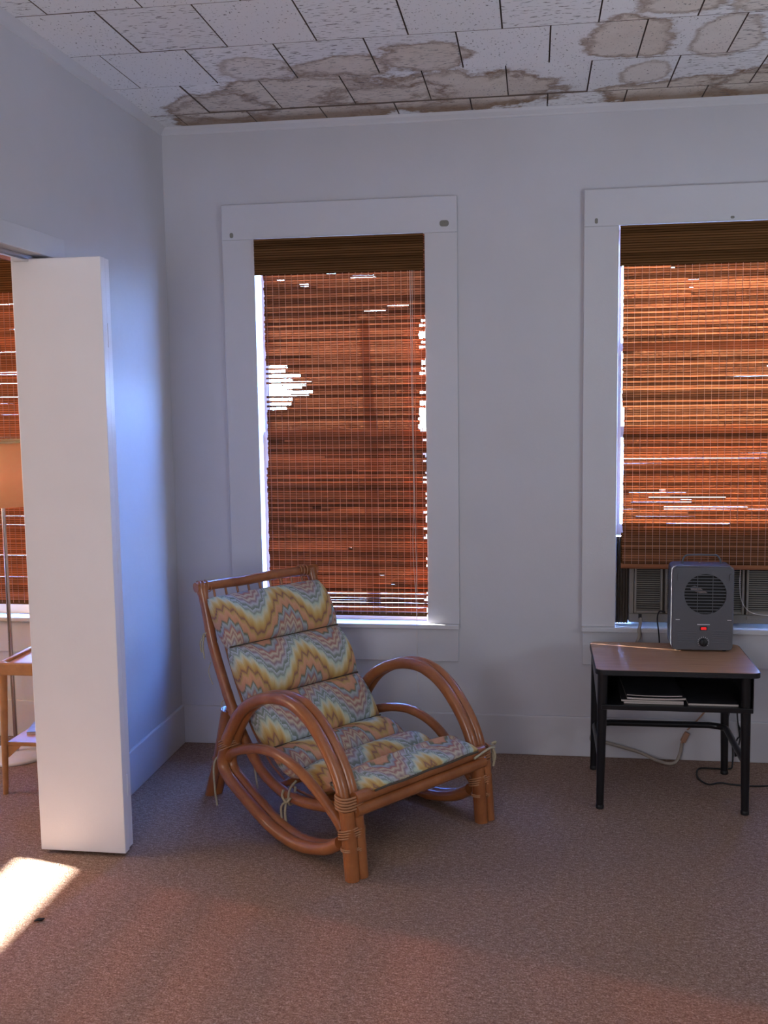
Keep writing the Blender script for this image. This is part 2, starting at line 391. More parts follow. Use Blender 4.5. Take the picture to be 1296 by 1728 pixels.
M['piping'] = simple('cushion_piping', (0.085, 0.065, 0.045, 1), .9, nscale=200)

# ------------------------------------------------------------------ setting
H = 2.8164
XL, XR, YB = -2.36, 4.2, -5.3             # next room's west wall, right wall, wall behind the camera
WT = 0.15
ZO0, ZO1 = 0.595, 2.315                   # window opening
WIN = [(0.4157, 1.1722), (2.0004, 2.757), (-1.36, -0.60)]
DY0, DY1, DZ = -2.75, -1.13, 2.10         # doorway in the left wall

def struct(name, mb, mat, label):
    return tag(mb.build(name, mat), label, None, None, 'structure')
m = MB(); m.box(XL-.12, XR+.15, YB-.15, WT, -.10, 0)
struct('floor', m, M['carpet'], 'brown speckled wall-to-wall carpet floor')
ceil = MB(); ceil.box(-.06, XR+.15, YB-.15, WT, H+.016, H+.15)
ceiling = struct('ceiling', ceil, M['slab'], 'ceiling of white acoustic tiles with brown water stains')
m = MB(); m.box(XL-.12, -.06, YB-.15, WT, H-.02, H+.15)
struct('ceiling_next_room', m, M['ceil2'], 'plain ceiling of the room beyond the folding door')

m = MB()
def wall_y(m, x0, x1, y0, y1, holes):
    xs = x0
    for (a, b) in sorted(holes):
        m.box(xs, a, y0, y1, 0, H+.02); m.box(a, b, y0, y1, 0, ZO0); m.box(a, b, y0, y1, ZO1, H+.02); xs = b
    m.box(xs, x1, y0, y1, 0, H+.02)
wall_y(m, -.06, XR, 0, WT, WIN[:2])
struct('wall_back', m, M['wall'], 'pale lilac-white plaster wall with two windows')
m = MB(); wall_y(m, XL-.12, -.06, 0, WT, WIN[2:])
struct('wall_back_next_room', m, M['wall2'], 'cream wall under the window of the room beyond')
m = MB(); m.box(-.12, 0, DY1, 0, 0, H+.02); m.box(-.12, 0, DY0, DY1, DZ, H+.02); m.box(-.12, 0, YB, DY0, 0, H+.02)
struct('wall_left', m, M['wall'], 'white plaster wall with a doorway and folding door')
m = MB(); m.box(XR, XR+.15, YB-.15, -3.0, 0, H+.02); m.box(XR, XR+.15, -1.8, WT, 0, H+.02); m.box(XR, XR+.15, -3.0, -1.8, 0, ZO0); m.box(XR, XR+.15, -3.0, -1.8, ZO1, H+.02)
struct('wall_right', m, M['wall'], 'plain white plaster wall past the school desk')
m = MB(); y0, y1 = YB-.15, YB
m.box(XL-.12, .06, y0, y1, 0, H); m.box(.06, 1.26, y0, y1, 0, ZO0); m.box(.06, 1.26, y0, y1, ZO1, H); m.box(1.26, XR+.15, y0, y1, 0, H)
struct('wall_front', m, M['wall'], 'white plaster wall with an added wide window facing the blinds')
WY0, WY1 = -1.52, -0.678                 # slot window that lets the sun in
m = MB(); x0, x1 = XL-.12, XL
m.box(x0, x1, YB, WY0, 0, H); m.box(x0, x1, WY0, WY1, 0, ZO0+.005); m.box(x0, x1, WY0, WY1, ZO1, H); m.box(x0, x1, WY1, 0, 0, H)
struct('wall_west_next_room', m, M['wall2'], 'cream wall with a sunny window in the room beyond')

# ceiling tiles: each one a part of the ceiling
TX, TY = 0.3135, 0.3875
def tile_mesh(nm, mat, w_, d_):
    b = MB(); g = .0016
    n = 4; x0, x1, y0, y1 = -w_/2+g, w_/2-g, -d_/2+g, d_/2-g; e = .0012
    vv = [(x0, y0, .014), (x1, y0, .014), (x1, y1, .014), (x0, y1, .014), (x0, y0, e), (x1, y0, e), (x1, y1, e), (x0, y1, e),
          (x0+e, y0+e, 0), (x1-e, y0+e, 0), (x1-e, y1-e, 0), (x0+e, y1-e, 0)]
    b.cur = 1; b.add(vv, [(0, 1, 2, 3)]+[(i, (i+1) % 4, 4+(i+1) % 4, 4+i) for i in range(4)]+[(4+i, 4+(i+1) % 4, 8+(i+1) % 4, 8+i) for i in range(4)])
    b.cur = 0; b.add(vv[8:], [(0, 1, 2, 3)]); return b.mesh(nm, [mat, M['slab']])
def bulge_mesh(nm, mat, w_, d_, drop):
    b = MB(); g = .0022; n = 5; vv = []; ff = []
    for j in range(n+1):
        for i in range(n+1):
            x = -w_/2+g+(w_-2*g)*i/n; y = -d_/2+g+(d_-2*g)*j/n
            vv.append((x, y, .004-drop*math.sin(PI*i/n)**.6*math.sin(PI*j/n)**.8))
    for j in range(n):
        for i in range(n): ff.append((j*(n+1)+i, (j+1)*(n+1)+i, (j+1)*(n+1)+i+1, j*(n+1)+i+1))
    o = len(vv); ring = [i for i in range(n+1)]+[(j+1)*(n+1)-1 for j in range(1, n+1)]+[n*(n+1)+i for i in range(n-1, -1, -1)]+[j*(n+1) for j in range(n-1, 0, -1)]
    for i in ring: vv.append((vv[i][0], vv[i][1], vv[i][2]+.012))
    b.add(vv[:o], ff); b.cur = 1
    b.add(vv, [(ring[k], ring[(k+1) % len(ring)], o+(k+1) % len(ring), o+k) for k in range(len(ring))]); return b.mesh(nm, [mat, M['slab']])
full = [tile_mesh('ceiling_tile', M['tileA'], TX, TY), tile_mesh('ceiling_tile', M['tileB'], TX, TY)]
short = [tile_mesh('ceiling_tile', M['tileA'], TX, .185), tile_mesh('ceiling_tile', M['tileB'], TX, .185)]
sag = [bulge_mesh('ceiling_tile', M['tileA'], TX, TY, .012), bulge_mesh('ceiling_tile', M['tileB'], TX, TY, .012)]
trnd = random.Random(3)
row = 0; ytop = -0.003
while ytop > YB:
    d_ = .185 if row == 0 else TY
    yc = ytop-d_/2
    off = (0.60 if row % 2 == 1 else 0.445)-TX*3
    k = 0
    while True:
        xa = off+TX*k; k += 1
        if xa+TX < 0.0: continue
        if xa > XR-.01: break
        xb = min(xa+TX, XR); xa2 = max(xa, 0.0)
        if xb-xa2 < .03: continue
        if yc-d_/2 < YB-.02: break
        sel = (k*3+row*5+(k*row) % 3) % 2
        me = (short if row == 0 else full)[sel]
        if row == 1 and 0.1 < xa < 1.6: me = sag[sel]
        o = link('ceiling_tile', me, ceiling, ((xa2+xb)/2, yc, H+trnd.uniform(0, .0012)))
        o.scale = ((xb-xa2)/TX, 1, 1)
        o.rotation_euler = (trnd.uniform(-.002, .002), trnd.uniform(-.003, .003), 0)
    ytop -= d_; row += 1

# trims
def cove(name, pts_xz, a, b, axis, label):
    mb = MB()
    if axis == 'x': mb.prism(pts_xz, a, b, plane='yz')
    else: mb.prism(pts_xz, a, b, plane='xz')
    return struct(name, mb, M['trim'], label)
cove('trim_1', [(0, H), (-.020, H), (-.016, H-.012), (-.006, H-.026), (-.004, H-.032), (0, H-.034)], 0, XR, 'x', 'thin painted cove moulding where window wall meets ceiling')
cove('trim_2', [(0, H), (.024, H), (.016, H-.012), (.007, H-.024), (.004, H-.034), (0, H-.036)], YB, -.02, 'y', 'thin painted cove moulding above the doorway wall')
def base(name, x0, x1, y0, y1, lab, mat='trim'):
    mb = MB(); mb.box(x0, x1, y0, y1, 0, .182, .004); return struct(name, mb, M[mat], lab)
base('baseboard_back', 0, XR, -.016, 0, 'tall flat painted baseboard under the two windows')
base('baseboard_left', 0, .016, DY1+.002, -.016, 'tall flat painted baseboard beside the folding door')
base('baseboard_next_room', XL, -.12, -.016, 0, 'cream baseboard in the room beyond the folding door', 'wall2')
base('baseboard_right', XR-.016, XR, YB, 0, 'painted baseboard along the right wall')
mb = MB(); mb.box(0, .014, DY0-.08, DY1+.075, DZ, DZ+.075, .003); mb.box(0, .014, DY0-.08, DY0, 0, DZ, .003)
struct('trim_3', mb, M['trim'], 'flat painted head casing over the folding door opening')
mb = MB(); mb.box(-.085, -.035, DY0, DY1, DZ-.022, DZ, .003)
struct('trim_4', mb, M['steel'], 'metal sliding track under the folding door header')

def window(name, x0, x1, label, mat, sash_up=False, marks=()):
    root = tag(empty(name, ((x0+x1)/2, 0, ZO0)), label, None, None, 'structure')
    L, R = x0-.1457, x1+.1448
    def part(nm, f, mt):
        b = MB(); f(b); return rel(b, root).build(nm, M[mt], root)
    part('head_casing', lambda b: b.box(L, R, -.022, 0, ZO1, 2.468, .003), mat)
    for a, c in ((L, x0), (x1, R)):
        part('side_casing', lambda b: b.box(a, c, -.018, 0, ZO0, ZO1, .002), mat)
    part('stool', lambda b: b.box(L, R, -.040, .13, ZO0-.022, ZO0, .004), mat)
    part('apron', lambda b: b.box(L+.005, R-.005, -.014, 0, .420, ZO0-.022, .003), mat)
    zm = 1.44
    def sash(z0, z1, y0):
        s = MB(); s.box(x0, x0+.022, y0, y0+.035, z0, z1); s.box(x1-.022, x1, y0, y0+.035, z0, z1)
        s.box(x0+.022, x1-.022, y0, y0+.035, z0, z0+.05); s.box(x0+.022, x1-.022, y0, y0+.035, z1-.035, z1)
        so_ = rel(s, root).build('sash', M[mat], root)
        g = MB(); g.box(x0+.022, x1-.022, y0+.015, y0+.019, z0+.05, z1-.035); rel(g, root).build('pane', M['glass'], so_)
    sash(zm-.02, ZO1, .100)
    if not sash_up: sash(ZO0, zm+.02, .062)
    else: sash(.99, 1.83, .062)
    for (mx, mz, w_, h_) in marks:
        s = MB(); s.prism(rrect(mx-w_/2, mx+w_/2, mz-h_/2, mz+h_/2, min(w_, h_)*.42, 4), -.0235, -.0215); rel(s, root).build('screw_patch', M['patch'], root)
    return root
window('window_1', *WIN[0], 'tall white-cased window behind the rattan chair', 'trim', marks=((.315, 2.335, .016, .022), (1.262, 2.352, .040, .026)))
window('window_2', *WIN[1], 'tall white-cased window holding an air conditioner', 'trim', True, marks=((1.905, 2.337, .013, .022), (2.458, 2.331, .016, .010)))
window('window_3', *WIN[2], 'cream-cased window in the room beyond the folding door', 'wall2')
# west window, plus rear and right windows added to house fill lamps
def plain_window(name, label, boxes, pane, mat):
    o = MB()
    for b in boxes: o.box(*b)
    ob = struct(name, o, M[mat], label); g = MB(); g.box(*pane); g.build('pane', M['glass'], ob); return ob
plain_window('added_window_4', 'added wide window for the fill lamp facing the bamboo blinds', [(.06, .10, YB-.12, YB-.06, ZO0, ZO1), (1.22, 1.26, YB-.12, YB-.06, ZO0, ZO1), (.10, 1.22, YB-.12, YB-.06, ZO1-.04, ZO1), (.10, 1.22, YB-.12, YB-.06, ZO0, ZO0+.04), (.64, .68, YB-.12, YB-.06, ZO0+.04, ZO1-.04)], (.10, 1.22, YB-.092, YB-.088, ZO0+.04, ZO1-.04), 'trim')  # unseen window added around the rear fill lamp
plain_window('window_5', 'sunny window of the room beyond with a lowered blind', [(XL-.10, XL-.06, WY0, WY0+.004, ZO0, ZO1), (XL-.10, XL-.06, WY1-.004, WY1, ZO0, ZO1)], (XL-.082, XL-.078, WY0+.004, WY1-.004, ZO0+.005, ZO1), 'wall2')

plain_window('added_window_6', 'added window for the fill lamp past the school desk', [(XR+.06, XR+.12, -3.0, -2.96, ZO0, ZO1), (XR+.06, XR+.12, -1.84, -1.8, ZO0, ZO1), (XR+.06, XR+.12, -2.96, -1.84, ZO1-.04, ZO1), (XR+.06, XR+.12, -2.96, -1.84, ZO0, ZO0+.04)], (XR+.088, XR+.092, -2.96, -1.84, ZO0+.04, ZO1-.04), 'trim')  # unseen window added around the right fill lamp
rs = tag(empty('sky_block_shade', (XR+.03, -2.4, ZO0)), 'cream shade added to block sky in the window past the school desk', 'shade')  # unseen shade added to keep the blue sky out of this window
b = MB(); b.box(XR+.030, XR+.034, -2.998, -1.802, ZO0+.002, ZO1-.04); rel(b, rs).build('cloth', M['shadecloth'], rs)
b = MB(); b.tube([(XR+.035, -2.998, ZO1-.022), (XR+.035, -2.4, ZO1-.022), (XR+.035, -1.802, ZO1-.022)], .018, 14); rel(b, rs).build('roller', M['shadecloth'], rs)
rs = tag(empty('sky_block_shade', (.66, YB-.03, ZO0)), 'cream shade added to block sky in the window facing the bamboo blinds', 'shade')  # added like the other one, to stop sky light coming in
b = MB(); b.box(.062, 1.258, YB-.034, YB-.030, ZO0+.002, ZO1-.04); rel(b, rs).build('cloth', M['shadecloth'], rs)
b = MB(); b.tube([(.062, YB-.035, ZO1-.022), (.66, YB-.035, ZO1-.022), (1.258, YB-.035, ZO1-.022)], .018, 14); rel(b, rs).build('roller', M['shadecloth'], rs)

# outside
m = MB(); m.box(-60, 60, -60, 60, -.55, -.45); struct('ground_outside', m, M['soil'], 'dry sunlit yard outside the windows')
m = MB(); m.box(-3, 5, WT, .60, 2.62, 2.70); struct('added_eave', m, M['siding'], 'unseen eave added outside to darken the upper windows')  # eave added to hold sky light off the window tops
m = MB(); m.tube(crom([(.735, 1.2, -.5), (.74, 1.2, .3), (.715, 1.2, .8), (.745, 1.2, 1.25), (.72, 1.2, 1.65), (.70, 1.2, 2.05)], 6), .040, 10, rf=lambda t: 1.2-.55*t)
tag(m.build('tree_trunk', M['bark']), 'dark slim tree trunk showing as shadow through the blind', 'tree')

# ------------------------------------------------------------------ bamboo blinds
def slat_mesh(nm, mat):
    b = MB(); b.box(-.5, .5, -.0011, .0011, -.5, .5); return b.mesh(nm, mat)
SL, VL = slat_mesh('slat', M['slat']), slat_mesh('slat', M['valance'])
brnd = random.Random(11)
PITCH_Z = 0.0104
def blind(label, X0, X1, VX0, VX1, ztop, zval, zbot, y, rows, cord=None, dense=None, mat='slat'):
    """rows(z, i) -> list of (xa, xb, height factor)"""
    root = tag(empty('bamboo_blind', ((X0+X1)/2, y, zbot)), label, 'blind', 'woven bamboo blinds')
    rx, ry, rz = root.location; SLm = slat_mesh('slat', M[mat])
    z = ztop-.006; i = 0
    while z > zbot:
        for (xa, xb, hf) in rows(z, i):
            o = link('slat', SLm, root, ((xa+xb)/2-rx, (.0013 if i % 2 else -.0013)+brnd.uniform(-.0004, .0004), z-rz+brnd.uniform(-.0004, .0004)))
            o.scale = (xb-xa, 1, PITCH_Z*hf); o.rotation_euler = (0, brnd.uniform(-.0011, .0011)*min(1, .7/(xb-xa)), 0)
        z -= PITCH_Z; i += 1
    z = ztop-.004; i = 0
    while z > zval:                       # valance hanging in front of the top
        o = link('slat', VL, root, ((VX0+VX1)/2-rx, -.008+(.001 if i % 2 else -.001), z-rz))
        o.scale = (VX1-VX0, 1, PITCH_Z*1.06); z -= PITCH_Z; i += 1
    if dense:                             # slats folded up behind the lower end
        z = zbot+.004; i = 0
        while z < dense:
            o = link('slat', VL, root, ((X0+X1)/2-rx, .012+(.001 if i % 2 else -.001), z-rz)); o.scale = (X1-X0, 1, PITCH_Z*1.05)
            z += PITCH_Z; i += 1
        b = MB(); b.tube([(X0, y+.004, zbot), ((X0+X1)/2, y+.004, zbot-.001), (X1, y+.004, zbot-.002)], .012, 10); rel(b, root).build('rolled_hem', M['slat'], root)
    else:
        b = MB(); b.box(X0, X1, y-.003, y+.003, zbot-.008, zbot+.010); rel(b, root).build('hem_bar', M['valance'], root)
    th = MB(); th.box(-.0011, .0011, -.0035, -.0025, 0, ztop-zbot); tm = th.mesh('thread', M['thread'])
    n = int((X1-X0)/.0282)
    for k in range(n):
        link('thread', tm, root, (X0+.016+(X1-X0-.03)*k/max(1, n-1)-rx, 0, 0))
    b = MB(); b.box(VX0, VX1, y+.004, y+.020, ztop, ztop+.006); rel(b, root).build('head_rail', M['oak'], root)
    if cord:
        for pts in cord:
            c = MB(); c.tube(crom(pts, 5), .0013, 6); rel(c, root).build('pull_cord', M['cord'], root)
    return root

def rowsL(z, i):
    xa, xb = .456+brnd.uniform(-.003, .003), 1.176
    if z < 1.3: xa = .450+brnd.uniform(-.004, .002)
    hf = 1.10
    if 1.45 < z < 1.97:                   # frayed right-hand ends
        xb = brnd.choice([1.176, 1.176, 1.150, 1.158, 1.174, 1.176]) if not (1.46 < z < 1.56 or 1.86 < z < 1.90) else brnd.choice([1.142, 1.146, 1.150])
    elif z < 1.45: xb = brnd.choice([1.176, 1.176, 1.176, 1.175, 1.170, 1.160])
    if 1.565 < z < 1.765:                 # parted, broken slats
        c = 1-abs(z-1.665)/.11
        reach = .50+.215*c**.6*brnd.uniform(.35, 1.0)
        out = [(reach, xb, 1.1)]
        mid_ = abs(z-1.650) < .022
        if i % 2 == 0 and not mid_: out.append((.456, reach+.004, brnd.uniform(.75, 1.05)))
        elif brnd.random() < .45: out.append((brnd.uniform(.52, .57), reach+.004, brnd.uniform(.5, .8)))
        return out
    out = [(xa, xb, hf)]
    p = .55 if z > 1.98 else (.12 if z > .95 else .25)
    if z < 2.16 and brnd.random() < p:    # a short missing splint
        a = brnd.uniform(.50, 1.08) if z < 1.98 else brnd.choice([brnd.uniform(.5, .75), brnd.uniform(.85, 1.08)])
        ln = brnd.uniform(.015, .05) if z < 1.98 else brnd.uniform(.03, .11)
        bb = min(a+ln, xb-.01)
        out = [(xa, a, hf), (bb, xb, hf), (a-.002, bb+.002, brnd.uniform(.80, .92) if z > 1.98 else brnd.uniform(.93, .97))]
    if z < .74: out = [(a, b, .93) for a, b, h in out]
    return out
cordL = [[(1.112, -.030, 2.16), (1.113, -.028, 1.7), (1.118, -.028, 1.2), (1.112, -.028, .95), (1.121, -.028, .74), (1.127, -.030, .62)],
         [(1.121, -.030, 2.16), (1.119, -.028, 1.6), (1.122, -.028, 1.1), (1.126, -.028, .85), (1.124, -.030, .74), (1.127, -.045, .62), (1.128, -.045, .45), (1.126, -.03, .34), (1.130, -.025, .272)]]
blind('frayed brown bamboo blind in the window behind the rattan chair', .452, 1.172, .4175, 1.1705, 2.312, 2.155, .636, -.0212, rowsL, cordL, mat='slatL')
def rowsR(z, i):
    xa = 2.019 if z > 1.55 else 2.027
    xb = 2.752
    hf = 1.09; out = [(xa+brnd.uniform(-.002, .002), xb, hf)]
    p = .45 if z > 2.05 else .12
    if z < 2.15 and brnd.random() < p:
        a = brnd.uniform(2.04, 2.68); bb = a+brnd.uniform(.012, .045)
        out = [(xa, a, hf), (bb, xb, hf), (a-.002, bb+.002, brnd.uniform(.86, .95))]
    elif 1.05 < z < 1.42 and brnd.random() < .3: out = [(xa, xb, brnd.uniform(.97, 1.03))]
    elif 1.42 <= z < 1.75 and brnd.random() < .12: out = [(xa, xb, 1.02)]
    if 1.03 < z < 1.20 and i % 2 == 0:
        c0 = brnd.uniform(2.05, 2.25); c1 = c0+brnd.uniform(.2, .45)
        out = [(xa, c0, 1.05), (c0, c1, brnd.uniform(.88, .94)), (c1, xb, brnd.choice([1.05, .95]))]
    if abs(z-1.325) < .006: out = [(xa, xb, .93)]
    return out
blind('half-raised brown bamboo blind above the air conditioner', 2.022, 2.753, 2.005, 2.7545, 2.312, 2.150, .866, -.0175, rowsR, None, 1.01)
def rowsW(z, i): return [(-1.352, -.606, 1.08 if brnd.random() < .85 else .96)]
blind('orange-lit bamboo blind behind the floor lamp in the next room', -1.352, -.606, -1.356, -.602, 2.305, 2.12, .660, -.006, rowsW, mat='slatW')
# lowered blind of the sunny west window (leaves a slot above the sill)
root = tag(empty('bamboo_blind', (XL-.04, (WY0+WY1)/2, .662)), 'bamboo blind lowered almost to the sill of the sunny west window', 'blind', 'woven bamboo blinds')
z = .668; i = 0
while z < ZO1-.004:
    o = link('slat', SL, root, ((.0012 if i % 2 else -.0012), 0, z-.662)); o.scale = (WY1-WY0-.006, 1, .0224); o.rotation_euler = (0, 0, PI/2); z += .021; i += 1

# ------------------------------------------------------------------ folding door
door = tag(empty('door_1', (.06, -1.186, .013)), 'white bifold door standing folded out from the doorway', None, None, 'structure')
for (a, b) in ((-1.228, -1.190), (-1.180, -1.142)):
    m = MB(); m.box(-.100 if a < -1.2 else -.104, .218 if a < -1.2 else .212, a, b, .013, 2.088, .003); rel(m, door).build('door_panel', M['door'], door)
for z in (.25, 1.05, 1.83):
    m = MB(); m.box(.200, .2165, -1.1905, -1.1795, z-.04, z+.04, .001); m.tube([(.2155, -1.185, z-.04), (.2155, -1.185, z+.04)], .0035, 10); rel(m, door).build('hinge', M['door'], door)
m = MB(); m.tube([(-.06, -1.209, 2.086), (-.06, -1.209, 2.099)], .006, 10); rel(m, door).build('pivot_pin', M['steel'], door)

# ------------------------------------------------------------------ rattan chair
ANG = math.radians(-37.5)
P0 = Vector((1.04, -1.30, 0)); Fv = Vector((math.cos(ANG), math.sin(ANG), 0)); Wv = Vector((-math.sin(ANG), math.cos(ANG), 0))
S0, W0 = -.48, .352
chair = tag(empty('rattan_lounge_chair', P0+Fv*S0+Wv*W0, ANG), 'low brown rattan lounge chair with looping pretzel arms', 'chair')
def L3(s, w_, z): return (s-S0, w_-W0, z)
def knots(t):   # cane nodes
    return 1+.05*sum(math.exp(-((t-c)/.008)**2) for c in (.13, .31, .52, .70, .88))
BIG = [(0.004, 0.0), (-.004, .08), (-.016, .20), (-.044, .315), (-.104, .414), (-.198, .505), (-.312, .548), (-.450, .532), (-.580, .465), (-.668, .360), (-.712, .270), (-.722, .222), (-.700, .186), (-.640, .150), (-.525, .094), (-.400, .048), (-.265, .036), (-.130, .066), (-.050, .112)]
SMALL = [(-.716, .238), (-.690, .262), (-.627, .295), (-.515, .330), (-.400, .342), (-.285, .318), (-.185, .262), (-.105, .196), (-.048, .140)]
for side in (0, 1):
    wo_, wi_ = (0.0, .040) if side == 0 else (.704, .664)
    for wv_ in (wo_, wi_):
        m = MB(); m.tube([L3(s, wv_, z) for s, z in [(p.x, p.y) for p in crom([(a, b, 0) for a, b in BIG], 7)]], .0220, 16, rf=knots); m.build('arm_hoop', M['rattan'], chair)
    m = MB(); wsm = .020 if side == 0 else .684
    pts = [L3(p.x, wsm+(-.022 if side == 0 else .022)*math.sin(PI*min(1, k/50)), p.y) for k, p in enumerate(crom([(a, b, 0) for a, b in SMALL], 7))]
    m.tube(pts, .0185, 16, rf=knots); m.build('inner_arm_hoop', M['rattan'], chair)
    # front leg: the hoop foot is doubled by a stub that thickens the leg
    m = MB(); wc = (wo_+wi_)/2
    for wv_ in (wo_, wi_): m.tube([L3(.012, wv_, 0), L3(.004, wv_, .10), L3(-.010, wv_, .235)], .0235, 16)
    m.build('front_leg', M['rattan'], chair)
RAIL = [(-.955, .872), (-.925, .775), (-.888, .650), (-.838, .540), (-.780, .430), (-.722, .338), (-.655, .262), (-.585, .203), (-.500, .165), (-.400, .147), (-.270, .157), (-.140, .190), (-.020, .243)]
railp = crom([(a, b, 0) for a, b in RAIL], 7)
for wv_ in (.085, .655):
    m = MB(); m.tube([L3(p.x, wv_, p.y) for p in railp], .0205, 16, rf=lambda t: knots(t)*(1.12 if t < .03 else 1)); m.build('side_rail', M['rattan'], chair)
    m = MB(); dw = .020 if wv_ < .3 else -.020
    m.tube([L3(-.972, wv_+dw, 0), L3(-.905, wv_+dw, .17), L3(-.815, wv_+dw*.2, .395)], .0205, 14)
    m.tube([L3(-.965, wv_+dw*2.6, 0), L3(-.898, wv_+dw*2.6, .17), L3(-.80, wv_+dw*2.4, .385)], .0205, 14); m.build('rear_leg', M['rattan'], chair)
m = MB(); m.tube([L3(-.957, .060+.625*k/12, .868+.002*math.sin(k)) for k in range(13)], .0205, 16, rf=lambda t: knots(t)); m.build('top_rail', M['rattan'], chair)
for z, s in ((.232, .004), (.274, .000)):
    m = MB(); m.tube([L3(s, .022+.66*k/12, z) for k in range(13)], .0215, 16, rf=knots); m.build('front_rail', M['rattan'], chair)
for s, z in ((-.80, .39), (-.905, .17), (-.50, .165), (-.30, .150)):
    m = MB(); m.tube([L3(s, .085, z), L3(s, .352, z), L3(s, .655, z)], .014, 12); m.build('cross_rail', M['rattan'], chair)
for k in range(9):
    wv_ = .085+.57*(k+1)/10; q = railp[::6]
    m = MB(); m.tube([L3(p.x-.004, wv_, p.y-.002) for p in q], .0050, 8); m.build('spindle', M['rattan'], chair)
def wrap(c, a, b, turns, h, tilt=0, r=.0042, axis='z', parent=chair, nm='binding'):
    """helix of cane peel round an upright pair of poles at local (s, w, z)"""
    m = MB(); N = int(turns*22); pts = []
    for k in range(N+1):
        th = 2*PI*turns*k/N; e = k/N-.5
        # rounded-rectangle section so the peel hugs both poles
        cx_, sy_ = math.cos(th), math.sin(th)
        px = a*math.copysign(abs(cx_)**.75, cx_); py = b*math.copysign(abs(sy_)**.75, sy_)
        if axis == 'z': pts.append(L3(c[0]+px, c[1]+py, c[2]+h*e+tilt*px))
        else: pts.append(L3(c[0]+px, c[1]+h*e, c[2]+py))
    m.tube(pts, r, 7); return m.build(nm, M['binding'], parent)
for wc in (.020, .684):
    wrap((-.022, wc, .262), .032, .050, 5, .050, -.15); wrap((-.012, wc, .155), .030, .049, 4, .034, .25, .0032); wrap((-.004, wc, .105), .027, .047, 2, .012, 0, .003)
    wrap((-.700, wc, .300), .026, .044, 5, .045, .5, .003)
for wc in (.095, .61): wrap((-.957, wc, .868), .0235, .0235, 3, .05, 0, .0022, 'y')

# cushion: six sewn rolls, laid in the chair
cush = tag(empty('chair_cushion', P0+Fv*S0+Wv*W0+Vector((0, 0, .19)), ANG), 'zigzag flame-stitch cushion of six padded rolls laid in the rattan chair', 'cushion')
TOPC = [(-.855, .868), (-.800, .800), (-.724, .682), (-.655, .582), (-.602, .496), (-.545, .415), (-.486, .358), (-.425, .330), (-.355, .318), (-.270, .313), (-.190, .316), (-.100, .324), (-.025, .330), (.022, .326)]
cp = crom([(a, b, 0) for a, b in TOPC], 14)
arc = [0.0]
for k in range(1, len(cp)): arc.append(arc[-1]+(cp[k]-cp[k-1]).length)
def at_arc(t):
    t = max(0, min(arc[-1], t))
    for k in range(1, len(arc)):
        if arc[k] >= t:
            f = (t-arc[k-1])/max(1e-9, arc[k]-arc[k-1]); p = cp[k-1].lerp(cp[k], f); d = (cp[min(k+1, len(cp)-1)]-cp[max(k-2, 0)]).normalized(); return p, d
    return cp[-1], (cp[-1]-cp[-2]).normalized()
def arc_at(i): return arc[i*14]
seams = [0, arc_at(2), arc_at(4), arc_at(6)+.004, arc_at(8), arc_at(10), arc[-1]]
HT = .066; WC0, WC1 = .074, .648
for sgi in range(6):
    a, b = seams[sgi], seams[sgi+1]; nT, nR = 26, 56; vv = []; ff = []; uvs = []
    seat = sgi >= 3
    for i in range(nT+1):
        q = i/nT; t = a+(b-a)*q
        p, d = at_arc(t); n_ = Vector((-d.y, d.x, 0))
        if n_.x+n_.y < 0: n_ = -n_
        hh = HT*(.16+.84*max(0, math.sin(PI*min(1, max(0, q))))**(.46 if not seat else .60))
        if sgi == 5 and q > .5: hh = HT*(.30+.70*max(0, math.sin(PI*q))**.6)*(1.1-.6*q)
        mid = p-n_*HT*(1 if sgi < 5 else 1-.5*q)
        halfw = (WC1-WC0)/2*(1-.018*(1-math.sin(PI*q)))*(1-(.02*q if sgi == 5 else 0))
        for k in range(nR):
            th = 2*PI*k/nR; c_, s_ = math.cos(th), math.sin(th)
            y = math.copysign(abs(c_)**.38, c_)*halfw
            off = math.copysign(abs(s_)**.62, s_)*hh
            puck = .0022*math.sin(y*95+sgi)*(1 if s_ > 0 else 0)*(1-math.sin(PI*q))
            X = mid+n_*(off+puck)
            vv.append((X.x-S0, (WC0+WC1)/2+y-W0, X.y-.19))
            uu = y+.287+(0.03*(1-abs(s_)) if c_ > 0 else -.03*(1-abs(s_))); uvs.append((uu, t+(.010*(s_-1))))
    for i in range(nT):
        for k in range(nR): ff.append((i*nR+k, i*nR+(k+1) % nR, (i+1)*nR+(k+1) % nR, (i+1)*nR+k))
    ff.append(tuple(range(nR))[::-1]); ff.append(tuple(nT*nR+k for k in range(nR)))
    me = bpy.data.meshes.new('cushion_roll'); me.from_pydata(vv, [], ff); me.polygons.foreach_set('use_smooth', [True]*len(ff)); me.materials.append(M['fabric'])
    ul = me.uv_layers.new(name='UVMap')
    for lp in me.loops: ul.data[lp.index].uv = uvs[lp.vertex_index]
    me.update(); link('cushion_roll', me, cush)
def CL(s, w_, z): return (s-S0, w_-W0, z-.19)
for sgi in range(1, 6):                   # stitched seams
    p, d = at_arc(seams[sgi]); n_ = Vector((-d.y, d.x, 0)); n_ = n_ if n_.x+n_.y > 0 else -n_
    q = p-n_*(HT*.80); m = MB(); m.tube([CL(q.x, WC0+.008, q.y), CL(q.x, (WC0+WC1)/2, q.y), CL(q.x, WC1-.008, q.y)], .0035, 8); m.build('seam', M['piping'], cush)
p, d = at_arc(arc[-1]); m = MB(); m.tube([CL(p.x+.006, WC0+.02+.53*k/8, p.y-.036+.002*math.sin(k*2)) for k in range(9)], .004, 8); m.build('piping', M['piping'], cush)
def tie(pts_list, r=.0048):
    m = MB()
    for pts in pts_list: m.tube(crom([CL(*p) for p in pts], 5), r, 7)
    m.build('tie', M['tie'], cush)
